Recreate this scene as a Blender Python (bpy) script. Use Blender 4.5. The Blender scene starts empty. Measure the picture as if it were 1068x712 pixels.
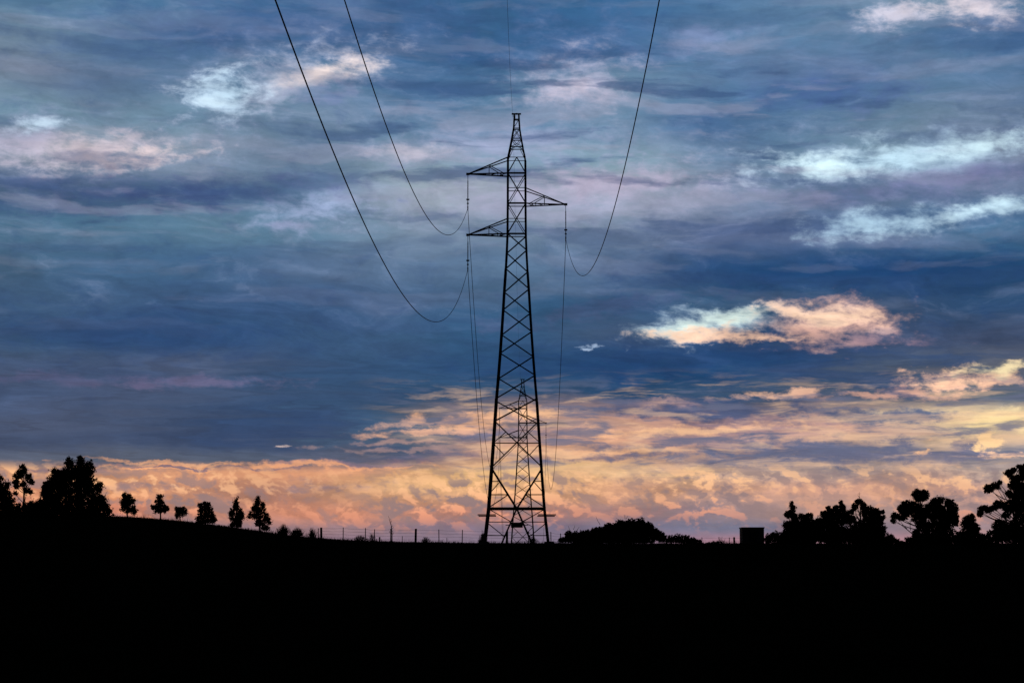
import bpy, math, random
import numpy as np
from mathutils import Vector

random.seed(7)
RNG = np.random.default_rng(7)
sc = bpy.context.scene
COL = sc.collection

# ------------------------------------------------------------------ camera
FPX = 70 / 36 * 1068            # focal length in photo pixels
PITCH = math.atan((585 - 356) / FPX)
CZ = 1.6
cam = bpy.data.cameras.new('camera')
cam.lens = 70; cam.sensor_width = 36; cam.sensor_fit = 'HORIZONTAL'
cam.clip_start = 0.1; cam.clip_end = 20000
camo = bpy.data.objects.new('camera', cam); COL.objects.link(camo)
camo.location = (0, 0, CZ); camo.rotation_euler = (math.pi / 2 + PITCH, 0, 0)
sc.camera = camo
sc.view_settings.view_transform = 'Standard'
sc.view_settings.look = 'None'
sc.view_settings.exposure = 0
sc.view_settings.gamma = 1
sc.view_settings.use_curve_mapping = False
sc.cycles.max_bounces = 4
sc.cycles.diffuse_bounces = 2
sc.cycles.use_denoising = False


def ray(x, y):
    """photo position -> slopes (X/Y, Z/Y) as seen from the eye point"""
    u = (x - 534) / FPX; v = (356 - y) / FPX
    dy = math.cos(PITCH) - v * math.sin(PITCH)
    dz = math.sin(PITCH) + v * math.cos(PITCH)
    return u / dy, dz / dy


def at(x, y, Y):
    a, b = ray(x, y)
    return Vector((a * Y, Y, b * Y + CZ))


def azel(x, y):
    a, b = ray(x, y)
    return math.degrees(math.atan(a)), math.degrees(math.atan(b / math.sqrt(1 + a * a)))


# ------------------------------------------------------------------ sky
def lin(c):
    r = []
    for v in c:
        v = v / 255
        r.append(v / 12.92 if v <= 0.04045 else ((v + 0.055) / 1.055) ** 2.4)
    return (r[0], r[1], r[2], 1.0)


world = bpy.data.worlds.new('World'); sc.world = world
world.use_nodes = True
NT = world.node_tree; NT.nodes.clear()
NN, LK = NT.nodes, NT.links


def put(sock, v):
    if hasattr(v, 'links') or hasattr(v, 'is_linked'):
        LK.new(v, sock)
    else:
        sock.default_value = v


def M(op, a, b=0.0, c=0.0, clamp=False):
    n = NN.new('ShaderNodeMath'); n.operation = op; n.use_clamp = clamp
    put(n.inputs[0], a); put(n.inputs[1], b); put(n.inputs[2], c)
    return n.outputs[0]


def SS(v, a, b, lo=0.0, hi=1.0):
    n = NN.new('ShaderNodeMapRange'); n.interpolation_type = 'SMOOTHSTEP'
    put(n.inputs['Value'], v); put(n.inputs['From Min'], a); put(n.inputs['From Max'], b)
    put(n.inputs['To Min'], lo); put(n.inputs['To Max'], hi)
    return n.outputs[0]


def XYZ(x, y, z=0.0):
    if z: x = M('ADD', x, z * 3.17); y = M('ADD', y, z * 5.71)      # a different stretch of the 2-D noise
    z = 0.0
    n = NN.new('ShaderNodeCombineXYZ'); put(n.inputs[0], x); put(n.inputs[1], y); put(n.inputs[2], z)
    return n.outputs[0]


def NOISE(v, scale, detail=5, rough=0.55, dist=0.0):
    detail = min(detail, 7)
    n = NN.new('ShaderNodeTexNoise'); n.noise_dimensions = '2D'
    LK.new(v, n.inputs['Vector']); n.inputs['Scale'].default_value = scale
    n.inputs['Detail'].default_value = detail; n.inputs['Roughness'].default_value = rough
    n.inputs['Distortion'].default_value = dist
    return M('MULTIPLY_ADD', n.outputs[0], 0.70, 0.15)


def MIXC(f, a, b, mode='MIX'):
    n = NN.new('ShaderNodeMix'); n.data_type = 'RGBA'; n.blend_type = mode
    put(n.inputs['Factor'], f)
    for s, v in ((n.inputs[6], a), (n.inputs[7], b)):
        put(s, v)
    return n.outputs[2]


tc = NN.new('ShaderNodeTexCoord')
sep = NN.new('ShaderNodeSeparateXYZ'); LK.new(tc.outputs['Generated'], sep.inputs[0])
AZ = M('MULTIPLY', M('ARCTAN2', sep.outputs[0], sep.outputs[1]), 57.29578)      # degrees, 0 = north
EL = M('MULTIPLY', M('ARCSINE', sep.outputs[2]), 57.29578)

# cloud-layer warps; everything below is in degrees of azimuth and elevation
P0 = XYZ(M('MULTIPLY', AZ, 0.42), EL, 0.0)
w1 = M('SUBTRACT', NOISE(P0, 0.42, 6, 0.6), 0.5)
w2 = M('SUBTRACT', NOISE(XYZ(M('ADD', M('MULTIPLY', AZ, 0.30), 31.0), EL, 5.0), 0.5, 6, 0.6), 0.5)
fade = SS(EL, 0.2, 3.2)                                   # less warp close to the horizon
WAZ = M('ADD', AZ, M('MULTIPLY', w1, M('MULTIPLY_ADD', fade, 3.4, 1.6)))
# low down the layers slide far past each other, so their ends break into thin bars
w3 = M('SUBTRACT', NOISE(XYZ(M('MULTIPLY', AZ, 0.07), EL, 133.0), 2.3, 6, 0.6), 0.5)
WAZ = M('ADD', WAZ, M('MULTIPLY', w3, M('MULTIPLY', M('MULTIPLY', SS(EL, 1.8, 3.0), SS(EL, 6.4, 4.8)), 13.0)))
WEL = M('ADD', EL, M('MULTIPLY', w2, M('MULTIPLY_ADD', fade, 1.15, 0.55)))

COLX = [0, 107, 214, 320, 427, 534, 641, 748, 854, 961, 1068]
GRID = [
 (-60, [(62,85,122),(58,82,122),(55,80,122),(52,78,120),(48,74,116),(46,74,114),(50,78,120),(66,90,130),(80,98,136),(92,108,140),(88,104,138)]),
 (0,   [(85,112,150),(78,108,150),(72,103,148),(68,100,148),(62,92,140),(58,92,138),(60,95,145),(85,110,155),(100,120,160),(118,132,164),(110,128,162)]),
 (50,  [(105,118,150),(90,110,150),(75,100,145),(68,98,143),(62,92,140),(60,92,138),(75,103,150),(85,110,155),(88,112,155),(85,108,150),(70,95,145)]),
 (90,  [(108,116,148),(92,106,145),(92,112,150),(100,122,158),(76,102,148),(84,108,148),(104,122,158),(92,115,158),(75,100,150),(86,110,152),(80,105,150)]),
 (130, [(106,126,158),(106,122,155),(106,126,160),(100,115,150),(95,115,156),(92,118,160),(105,125,165),(78,101,148),(90,110,150),(100,116,152),(98,110,146)]),
 (165, [(128,130,154),(128,132,158),(118,126,158),(100,114,150),(120,132,162),(118,134,168),(122,138,168),(98,115,154),(104,122,156),(110,126,158),(116,122,155)]),
 (200, [(76,90,126),(70,88,128),(80,98,138),(95,112,150),(136,142,170),(144,146,172),(142,144,172),(114,122,158),(98,110,148),(98,108,146),(92,103,144)]),
 (240, [(65,95,130),(82,108,145),(92,115,150),(92,116,153),(116,126,160),(118,126,160),(112,120,155),(96,103,145),(84,98,142),(80,102,145),(75,104,148)]),
 (280, [(72,94,130),(70,96,138),(70,95,138),(82,100,142),(92,108,148),(92,110,150),(78,96,140),(50,78,125),(38,75,122),(38,72,120),(42,75,120)]),
 (320, [(62,85,125),(64,87,130),(60,84,130),(60,84,130),(68,90,135),(58,88,132),(60,85,128),(60,85,125),(62,82,122),(55,75,115),(50,75,118)]),
 (355, [(58,82,122),(44,74,120),(50,78,125),(60,85,130),(62,88,132),(55,85,130),(72,88,128),(50,75,120),(58,74,115),(66,78,118),(70,80,118)]),
 (385, [(74,87,125),(70,84,124),(78,88,126),(60,81,124),(52,80,125),(45,75,122),(38,72,120),(38,72,118),(56,74,115),(84,90,120),(100,100,124)]),
 (412, [(68,82,122),(72,84,123),(66,82,122),(58,80,122),(55,80,122),(52,80,122),(46,74,116),(58,78,116),(76,86,118),(96,98,122),(96,100,124)]),
 (440, [(75,85,122),(72,82,118),(62,78,118),(55,75,118),(84,92,123),(150,130,130),(186,148,132),(145,122,130),(185,152,142),(198,172,150),(222,196,155)]),
 (460, [(65,78,115),(66,78,115),(60,75,114),(60,75,115),(96,98,126),(168,138,130),(206,160,135),(155,132,135),(185,152,140),(188,162,145),(196,172,150)]),
 (477, [(92,97,128),(92,96,125),(84,90,120),(88,91,120),(114,106,124),(200,160,134),(180,148,130),(125,115,130),(120,114,130),(128,122,138),(128,124,140)]),
 (492, [(200,148,120),(188,138,114),(200,144,116),(200,144,116),(198,154,120),(210,170,130),(204,166,136),(196,160,140),(160,140,140),(180,150,140),(168,148,145)]),
 (512, [(190,130,108),(206,146,112),(180,130,112),(172,126,112),(198,154,122),(205,158,124),(198,150,126),(186,144,128),(194,148,132),(188,145,132),(182,144,136)]),
 (535, [(182,118,104),(190,124,106),(170,122,112),(190,130,112),(176,126,114),(170,124,118),(160,122,122),(140,120,130),(170,136,130),(156,132,135),(162,130,132)]),
 (550, [(165,120,126),(160,122,130),(132,114,128),(146,116,124),(136,114,128),(128,112,132),(122,112,134),(116,112,134),(124,114,134),(146,124,134),(150,126,134)]),
 (563, [(150,118,132),(150,118,132),(140,115,130),(140,114,130),(132,112,130),(128,112,132),(130,112,134),(160,122,138),(162,124,138),(174,132,142),(168,130,140)]),
]
def cool(c):                                   # the blue cloud base leans to teal
    r, g, b = c; k = max(0.0, min(1.0, (b - r) / 30))
    return (r * (1 - .01 * k), g * (1 + .055 * k), b * (1 - .05 * k))


GRID = [(y, [cool(c) if y < 485 else (c[0], c[1] + 4, c[2] + 1) for c in cs]) for y, cs in GRID]
azs = [azel(x, 300)[0] for x in COLX]
AZ0, AZ1 = -26.0, 26.0
uu = M('DIVIDE', M('SUBTRACT', WAZ, AZ0), AZ1 - AZ0, clamp=True)
col = None
prev_el = None
for (yy, cols) in GRID:
    el = azel(534, yy)[1]
    r = NN.new('ShaderNodeValToRGB'); cr = r.color_ramp; cr.interpolation = 'CARDINAL'
    pts = [((a - AZ0) / (AZ1 - AZ0), c) for a, c in zip(azs, cols)]
    # beyond the sides of the photograph the cloud bands carry on, a little varied
    L, R_ = cols[2], cols[8]
    pts = [(0.02, cols[4])] + [(0.13, L)] + pts + [(0.87, R_)] + [(0.98, cols[6])]
    cr.elements[0].position = pts[0][0]; cr.elements[0].color = lin(pts[0][1])
    cr.elements[1].position = pts[-1][0]; cr.elements[1].color = lin(pts[-1][1])
    for p, c in pts[1:-1]:
        e = cr.elements.new(p); e.color = lin(c)
    LK.new(uu, r.inputs[0])
    if col is None:
        col = r.outputs[0]
    else:
        col = MIXC(SS(WEL, prev_el, el), col, r.outputs[0])
    prev_el = el

# streaky cloud texture: long fibres, finer towards the horizon, tilted a little
PT = XYZ(M('MULTIPLY_ADD', EL, 0.25, M('MULTIPLY', WAZ, 0.33)), WEL, 2.0)
n_streak = M('SUBTRACT', NOISE(PT, 1.1, 8, 0.62, 0.5), 0.5)
n_fine = M('SUBTRACT', NOISE(XYZ(M('MULTIPLY', WAZ, 0.22), WEL, 9.0), 3.6, 7, 0.65), 0.5)
n_puff = M('SUBTRACT', NOISE(XYZ(M('MULTIPLY', AZ, 0.7), M('MULTIPLY', EL, 1.2), 4.0), 1.3, 9, 0.6, 0.3), 0.5)
hi = SS(EL, 7.0, 10.0)
tex = M('ADD', M('MULTIPLY', n_streak, M('MULTIPLY_ADD', hi, -.45, 1.25)), M('MULTIPLY', n_fine, 0.6))
tex = M('ADD', tex, M('MULTIPLY', n_puff, 0.45))
gain = M('MAXIMUM', M('MULTIPLY_ADD', tex, 0.85, M('MULTIPLY_ADD', hi, 0.10, 1.0)), 0.3)
# broad lighter and darker sheets, well above the horizon
n_sheet = M('SUBTRACT', NOISE(XYZ(M('MULTIPLY_ADD', EL, 0.16, M('MULTIPLY', AZ, 0.17)), M('MULTIPLY', EL, 0.8), 77.0), 1.25, 10, 0.62, 0.35), 0.5)
col = MIXC(M('MULTIPLY', M('MULTIPLY', SS(n_sheet, 0.0, 0.22), hi), 0.28), col, lin((146, 158, 184)))
col = MIXC(M('MULTIPLY', M('MULTIPLY', SS(n_sheet, 0.0, -0.22), hi), 0.28), col, lin((66, 94, 136)))
# lilac thin veils where the fibres are dense, only well above the horizon
veil = M('MULTIPLY', SS(n_streak, 0.04, 0.26), SS(EL, 4.0, 8.0))
col = MIXC(M('MULTIPLY', veil, 0.22), col, lin((158, 164, 188)))
dveil = M('MULTIPLY', SS(n_puff, -0.02, -0.25), SS(EL, 3.4, 6.0))
col = MIXC(M('MULTIPLY', dveil, 0.25), col, lin((54, 86, 138)))

# openings and lit banks: position and size in photo pixels turned to degrees
n_edge = M('SUBTRACT', NOISE(XYZ(M('MULTIPLY_ADD', EL, .2, M('MULTIPLY', AZ, 0.40)), EL, 12.0), 1.9, 10, 0.60, 0.25), 0.5)
n_edge2 = M('SUBTRACT', NOISE(XYZ(M('MULTIPLY', AZ, 0.8), M('MULTIPLY', EL, 1.3), 22.0), 2.6, 8, 0.62, 0.2), 0.5)
EDGE = M('ADD', n_edge, M('MULTIPLY', n_edge2, 0.55))
PAZ = M('ADD', AZ, M('MULTIPLY', M('SUBTRACT', NOISE(XYZ(M('MULTIPLY', AZ, .6), EL, 51.0), 0.9, 6, 0.6), .5), 2.6))
PEL = M('ADD', EL, M('MULTIPLY', M('SUBTRACT', NOISE(XYZ(M('MULTIPLY', AZ, .5), EL, 61.0), 1.1, 7, 0.6), .5), 1.0))


def make_patch_group():
    """one ragged-edged bank of cloud or opening: an ellipse in azimuth and elevation broken up by EDGE"""
    global NN, LK
    g = bpy.data.node_groups.new('cloud_bank', 'ShaderNodeTree'); top = (NN, LK); NN, LK = g.nodes, g.links
    for nm, ty in (('Col', 'Color'), ('PAZ', 'Float'), ('PEL', 'Float'), ('EDGE', 'Float'), ('a', 'Float'), ('e', 'Float'), ('cu', 'Float'), ('su', 'Float'),
                   ('cv', 'Float'), ('sv', 'Float'), ('ragged', 'Float'), ('soft', 'Float'), ('amount', 'Float'), ('colour', 'Color')):
        g.interface.new_socket(nm, in_out='INPUT', socket_type='NodeSocket' + ty)
    g.interface.new_socket('Out', in_out='OUTPUT', socket_type='NodeSocketColor')
    gi = NN.new('NodeGroupInput').outputs; go = NN.new('NodeGroupOutput')
    dx = M('SUBTRACT', gi['PAZ'], gi['a']); dy = M('SUBTRACT', gi['PEL'], gi['e'])
    u = M('ADD', M('MULTIPLY', dx, gi['cu']), M('MULTIPLY', dy, gi['su']))
    v = M('SUBTRACT', M('MULTIPLY', dy, gi['cv']), M('MULTIPLY', dx, gi['sv']))
    d = M('SQRT', M('ADD', M('MULTIPLY', u, u), M('MULTIPLY', v, v)))
    f = M('ADD', M('SUBTRACT', 1.15, d), M('MULTIPLY', gi['EDGE'], gi['ragged']))
    f = SS(f, 0.0, gi['soft'])
    LK.new(MIXC(M('MULTIPLY', f, gi['amount']), gi['Col'], gi['colour']), go.inputs[0])
    NN, LK = top
    return g


PG = make_patch_group()


def patch(col, x, y, rx, ry, tilt, colour, amount=1.0, ragged=2.6, soft=0.9):
    a, e = azel(x, y); k = 57.2958 / FPX
    t = math.radians(tilt); c, s = math.cos(t), math.sin(t)
    n = NN.new('ShaderNodeGroup'); n.node_tree = PG; i = n.inputs
    LK.new(col, i['Col']); LK.new(PAZ, i['PAZ']); LK.new(PEL, i['PEL']); LK.new(EDGE, i['EDGE'])
    for nm, v in (('a', a), ('e', e), ('cu', c / (rx * k)), ('su', s / (rx * k)), ('cv', c / (ry * k)), ('sv', s / (ry * k)),
                  ('ragged', ragged * 1.7), ('soft', soft), ('amount', amount)):
        i[nm].default_value = v
    i['colour'].default_value = lin(colour)
    return n.outputs[0]


PATCHES = [
 (300, 30, 300, 30, 3, (66, 92, 134), .75, 1.2, 1.4),
 (600, 45, 130, 22, 6, (58, 90, 138), .55, 1.2, 1.4),
 (575, 205, 230, 22, 1, (152, 152, 174), .6, 1.6, 1.4),
 (520, 150, 130, 12, 0, (138, 154, 182), .5, 1.6, 1.4),
 (860, 70, 220, 26, -4, (112, 126, 158), .4, 1.6, 1.4),
 (900, 285, 270, 20, 1, (38, 70, 116), .65, 1.6, 1.4),
 (720, 372, 200, 20, 2, (38, 70, 114), .6, 1.4, 1.2),
 (110, 345, 220, 22, -2, (46, 76, 118), .5, 1.4, 1.3),
 (620, 325, 130, 8, 8, (84, 96, 130), .45, 2.2, 1.3),
 # x, y, rx, ry, tilt, colour, amount, ragged, soft
 (90, 158, 110, 13, 5, (196, 182, 186), .85, 2.4, 1.4),
 (20, 150, 50, 14, 0, (165, 160, 178), .55, 2.4, 1.4),
 (150, 164, 75, 7, 9, (212, 192, 188), .6, 2.4, 1.2),
 (40, 130, 34, 4.5, 8, (158, 196, 214), .8, 2.8, .8),
 (300, 84, 105, 18, 14, (172, 176, 192), .70, 2.6, 1.2),
 (340, 73, 60, 9, 14, (216, 202, 198), .85, 2.0, .9),
 (235, 97, 42, 14, 14, (158, 204, 222), .95, 2.6, .8),
 (222, 104, 22, 5, 12, (184, 220, 232), .45, 2.6, .9),
 (340, 100, 40, 9, 8, (82, 104, 146), .7, 2.2, 1.2),
 (432, 160, 45, 7, 3, (188, 182, 192), .65, 2.0, 1.2),
 (330, 216, 60, 12, -3, (135, 172, 205), .55, 2.6, 1.4),
 (300, 237, 45, 4, -2, (135, 160, 195), .45, 2.0, 1.4),
 (150, 203, 210, 13, 4, (60, 78, 118), .8, 2.4, 1.4),
 (600, 88, 60, 20, 4, (168, 166, 184), .75, 2.4, 1.3),
 (595, 94, 30, 8, 0, (188, 178, 190), .6, 2.0, 1.1),
 (735, 42, 40, 10, 10, (128, 142, 176), .6, 2.6, 1.3),
 (640, 190, 120, 14, 2, (176, 164, 182), .55, 2.2, 1.4),
 (930, 16, 38, 8, -4, (196, 192, 204), .8, 2.6, 1.1),
 (1020, 8, 60, 9, -6, (205, 195, 200), .75, 2.6, 1.1),
 (860, 98, 100, 12, -4, (66, 90, 142), .5, 2.4, 1.4),
 (945, 163, 150, 13, 3, (158, 206, 222), .97, 2.2, .75),
 (860, 172, 50, 9, -6, (184, 222, 230), .8, 2.0, .8),
 (1030, 150, 60, 8, 6, (172, 212, 222), .8, 2.2, .8),
 (1010, 183, 90, 10, 2, (112, 116, 150), .85, 2.4, .9),
 (880, 205, 110, 9, 2, (104, 110, 148), .6, 2.4, 1.1),
 (925, 233, 85, 9, 4, (150, 200, 218), .95, 2.2, .8),
 (1040, 216, 70, 7, 8, (166, 210, 224), .95, 2.0, .8),
 (755, 337, 92, 14, 5, (140, 178, 196), .85, 1.6, .9),
 (750, 335, 66, 9, 10, (206, 222, 216), .95, 1.5, .7),
 (775, 350, 90, 6, 0, (232, 192, 164), .75, 2.4, .8),
 (862, 336, 80, 19, -3, (206, 168, 156), .9, 1.5, .9),
 (855, 328, 60, 8, -6, (238, 204, 178), .8, 1.8, .9),
 (905, 352, 60, 6, -4, (150, 126, 140), .6, 2.4, .9),
 (612, 360, 20, 1.6, 2, (140, 180, 206), .7, 3.2, 1.2),
 (920, 345, 22, 4, 0, (200, 170, 165), .5, 1.6, .9),
 (1028, 393, 78, 8, 0, (228, 186, 160), .95, 2.6, .8),
 (1035, 387, 50, 6, 2, (235, 220, 178), .8, 2.0, .8),
 (812, 411, 48, 4, 6, (222, 180, 155), .9, 2.4, .8),
 (930, 412, 80, 4, 0, (210, 166, 148), .85, 2.4, .8),
 (698, 421, 38, 3.5, 3, (200, 162, 148), .7, 2.4, .9),
 (505, 438, 60, 7, 4, (228, 178, 142), .85, 2.6, .9),
 (560, 432, 50, 5, 0, (236, 190, 150), .7, 2.4, .9),
 (215, 398, 90, 5, 2, (118, 110, 140), .55, 2.0, 1.3),
 (60, 395, 120, 5, 0, (100, 100, 132), .5, 2.0, 1.3),
 (292, 466, 10, 1.2, 3, (190, 172, 168), .8, 2.6, 1.1),
 (740, 428, 130, 7.5, -1, (76, 88, 120), .95, 2.0, .9),
 (930, 432, 100, 6, 0, (98, 110, 136), .95, 2.0, .8),
 (700, 449, 150, 4, 1, (232, 184, 146), .7, 2.6, .9),
 (1040, 440, 50, 8, 0, (232, 208, 158), .8, 2.0, .9),
 (640, 468, 150, 4, 2, (226, 176, 140), .6, 2.4, 1.0),
 (590, 475, 150, 3.5, 1, (112, 104, 126), .8, 2.2, 1.0),
 (490, 456, 50, 5, 0, (96, 100, 128), .6, 2.4, .9),
 (840, 470, 150, 11, 0, (110, 112, 134), 1.0, 2.8, .8),
 (975, 472, 70, 8, 0, (118, 116, 136), .85, 2.8, .8),
 (790, 430, 170, 4.5, -1, (84, 94, 124), .9, 1.4, .9),
 (860, 468, 150, 8, 0, (104, 108, 132), .9, 1.5, .9),
 (690, 463, 90, 2.5, 1, (120, 114, 132), .8, 2.0, .9),
 (560, 452, 80, 2.2, 1, (130, 116, 132), .7, 2.0, .9),
 (965, 466, 9, 11, 0, (232, 184, 146), .8, 3.0, .9),
 (1036, 458, 10, 9, 0, (242, 204, 156), .9, 3.0, .8),
 (1050, 472, 20, 4, 0, (232, 190, 160), .8, 3.0, .8),
 (170, 487, 90, 3, 0, (232, 168, 120), .9, 1.8, .8),
 (330, 486, 110, 3, 0, (226, 164, 122), .7, 2.2, .8),
 (510, 500, 120, 9, 0, (214, 172, 128), .75, 2.2, 1.0),
 (690, 492, 120, 5, 0, (216, 180, 142), .7, 2.2, 1.0),
 (445, 441, 60, 2.4, 3, (196, 158, 140), .7, 2.4, 1.1),
 (462, 450, 75, 3, 1, (214, 168, 142), .75, 2.4, 1.1),
 (440, 461, 70, 2.4, 0, (178, 146, 138), .7, 2.4, 1.1),
 (430, 470, 90, 2.2, 0, (160, 136, 136), .7, 2.4, 1.1),
 (170, 482, 110, 2, -1, (216, 164, 130), .7, 2.2, 1.0),
 (190, 487, 130, 1.8, -1, (104, 98, 120), .85, 1.8, 1.0),
 (380, 484, 90, 2.4, 0, (120, 108, 126), .8, 2.2, 1.0),
 (60, 490, 60, 2.2, 0, (120, 106, 122), .7, 2.2, 1.0),
 (330, 505, 70, 6, 4, (142, 122, 128), .7, 3.0, 1.0),
 (150, 508, 60, 6, 3, (148, 124, 126), .6, 3.0, 1.0),
]
for p in PATCHES:
    p = list(p)
    if p[1] < 400 and p[5][2] > p[5][0] + 25 and min(p[5]) > 128: p[5] = (p[5][0] + .34 * (p[5][2] - p[5][0]), p[5][1], p[5][2] - 3)
    if min(p[5]) > 150 and p[1] < 400: p[5] = tuple(min(245, v * 1.04) for v in p[5]); p[6] = min(1.0, p[6] * 1.1)
    if p[1] < 300 and min(p[5]) > 145 and p[2] < 160:      # thin cloud lit through around the opening
        col = patch(col, p[0], p[1], p[2] * 1.5, p[3] * 3.6, p[4], (138, 152, 178), .42, 1.6, 1.5)
    if p[1] < 300: p[2] *= 1.15; p[3] *= 1.75; p[7] *= .75; p[8] = 1.4
    elif p[1] < 480 and p[2] > 22: p[2] *= 1.12; p[3] *= 1.45; p[8] = 1.05
    col = patch(col, *p)
# flat cloud layers: pale upper edges, dark undersides, drawn out sideways and thinner towards the horizon
def LAYER(de): return NOISE(XYZ(M('MULTIPLY_ADD', EL, .10, M('MULTIPLY', WAZ, 0.13)), M('ADD', M('MULTIPLY_ADD', WEL, .45, M('MULTIPLY', EL, .35)), de), 101.0), 0.9, 6, 0.55, 0.15)


rel = M('SUBTRACT', LAYER(0.0), LAYER(0.30))


def zone_(x, y, rx, ry):
    a, e = azel(x, y); k = 57.2958 / FPX
    u = M('DIVIDE', M('SUBTRACT', AZ, a), rx * k); v = M('DIVIDE', M('SUBTRACT', EL, e), ry * k)
    return SS(M('ADD', M('MULTIPLY', u, u), M('MULTIPLY', v, v)), 1.0, 0.1)


act = M('ADD', M('MULTIPLY_ADD', zone_(640, 150, 420, 130), .55, .30), M('ADD', M('MULTIPLY', zone_(930, 390, 330, 90), .5), M('MULTIPLY', zone_(60, 190, 330, 80), .35)), clamp=True)
lz = M('MULTIPLY', SS(EL, 3.3, 5.0), act)
ld = M('MULTIPLY', SS(rel, -0.01, -0.11), lz)
ll = M('MULTIPLY', SS(rel, 0.01, 0.11), M('MULTIPLY', SS(EL, 5.2, 9.0), act))
col = MIXC(M('MULTIPLY', ld, 0.75), col, lin((56, 80, 118)))
col = MIXC(M('MULTIPLY', ll, 0.42), col, lin((158, 158, 178)))
vm = NN.new('ShaderNodeVectorMath'); vm.operation = 'SCALE'
LK.new(col, vm.inputs[0]); LK.new(gain, vm.inputs['Scale'])
col = vm.outputs[0]

# thin cloud strata low in the right half of the view
n_str = M('SUBTRACT', NOISE(XYZ(M('MULTIPLY', AZ, 0.13), M('ADD', EL, M('MULTIPLY', w1, .5)), 33.0), 3.0, 8, 0.6, 0.2), 0.5)
zone = M('MULTIPLY', M('MULTIPLY', SS(EL, 2.3, 2.9), SS(EL, 5.6, 4.6)), SS(AZ, -5.0, -1.0))
col = MIXC(M('MULTIPLY', M('MULTIPLY', SS(n_str, 0.0, 0.12), zone), 0.36), col, lin((240, 200, 160)))
col = MIXC(M('MULTIPLY', M('MULTIPLY', SS(n_str, -0.01, -0.13), zone), 0.78), col, lin((104, 110, 134)))

# heaped clouds along the horizon: lit peach tops, mauve-grey hollows
PC = XYZ(M('MULTIPLY_ADD', EL, .12, M('MULTIPLY', AZ, 0.66)), M('MULTIPLY', EL, 1.05), 40.0)
PC2 = XYZ(M('MULTIPLY_ADD', EL, .12, M('MULTIPLY_ADD', AZ, 0.66, 0.10)), M('MULTIPLY_ADD', EL, 1.05, 0.18), 40.0)


def PUFF(v):                                   # rounded heaps on top of a fractal base
    n = NN.new('ShaderNodeTexNoise'); n.noise_dimensions = '2D'; n.inputs['Scale'].default_value = 1.6; n.inputs['Detail'].default_value = 3
    LK.new(v, n.inputs['Vector'])
    vm1 = NN.new('ShaderNodeVectorMath'); vm1.operation = 'MULTIPLY_ADD'
    LK.new(n.outputs['Color'], vm1.inputs[0]); vm1.inputs[1].default_value = (.55, .55, .55); LK.new(v, vm1.inputs[2])
    vo = NN.new('ShaderNodeTexVoronoi'); vo.voronoi_dimensions = '2D'; vo.feature = 'F1'; vo.inputs['Scale'].default_value = 1.25
    vo.inputs['Detail'].default_value = 3.0; vo.inputs['Roughness'].default_value = .5; vo.inputs['Lacunarity'].default_value = 2.2
    LK.new(vm1.outputs[0], vo.inputs['Vector'])
    return M('ADD', M('MULTIPLY', NOISE(v, .85, 9, 0.56, 0.2), .8), M('MULTIPLY', vo.outputs['Distance'], -.22))


c1 = PUFF(PC)
c2 = PUFF(PC2)
relief = M('SUBTRACT', c1, c2)
band = M('MULTIPLY', SS(EL, azel(534, 562)[1], azel(534, 532)[1]), SS(EL, azel(534, 480)[1], azel(534, 500)[1]))
n_zone = NOISE(XYZ(M('MULTIPLY', AZ, .22), M('MULTIPLY', EL, .8), 91.0), .9, 4, 0.5)
band = M('MULTIPLY', band, SS(n_zone, .30, .62, .25, 1.15))
lit = M('MULTIPLY', SS(relief, 0.005, 0.085), band)
shd = M('MULTIPLY', SS(relief, 0.0, -0.085), band)
litc = MIXC(SS(EL, azel(534, 545)[1], azel(534, 500)[1]), lin((230, 158, 128)), lin((246, 196, 150)))
col = MIXC(M('MULTIPLY', lit, 0.66), col, litc)
col = MIXC(M('MULTIPLY', shd, 0.72), col, lin((138, 122, 126)))

# dusk contrast of the cloud light
gm = NN.new('ShaderNodeGamma'); LK.new(col, gm.inputs[0]); gm.inputs[1].default_value = 1.14
vm2 = NN.new('ShaderNodeVectorMath'); vm2.operation = 'SCALE'; LK.new(gm.outputs[0], vm2.inputs[0]); vm2.inputs['Scale'].default_value = 1.24
col = vm2.outputs[0]

# made-up dark cloud deck, out of view overhead and behind, keeps the ground black
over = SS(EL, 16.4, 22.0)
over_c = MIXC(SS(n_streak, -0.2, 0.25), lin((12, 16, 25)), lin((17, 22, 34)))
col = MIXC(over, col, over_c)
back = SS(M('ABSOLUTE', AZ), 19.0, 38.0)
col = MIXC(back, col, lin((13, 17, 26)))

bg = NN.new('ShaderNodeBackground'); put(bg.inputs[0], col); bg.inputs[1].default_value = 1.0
# the clear air above the clouds: a Nishita sky at the same low sun, added very faintly
sky = NN.new('ShaderNodeTexSky'); sky.sky_type = 'NISHITA'; sky.sun_disc = False
SUN_EL, SUN_AZ = math.radians(1.5), math.radians(-14)
sky.sun_elevation = SUN_EL; sky.sun_rotation = SUN_AZ
bg2 = NN.new('ShaderNodeBackground'); LK.new(sky.outputs[0], bg2.inputs[0]); bg2.inputs[1].default_value = 0.0005
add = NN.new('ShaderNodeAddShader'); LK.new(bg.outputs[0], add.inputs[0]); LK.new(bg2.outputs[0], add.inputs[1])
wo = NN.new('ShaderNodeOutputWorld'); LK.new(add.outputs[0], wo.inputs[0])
world.cycles.sampling_method = 'MANUAL'; world.cycles.sample_map_resolution = 512

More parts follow.
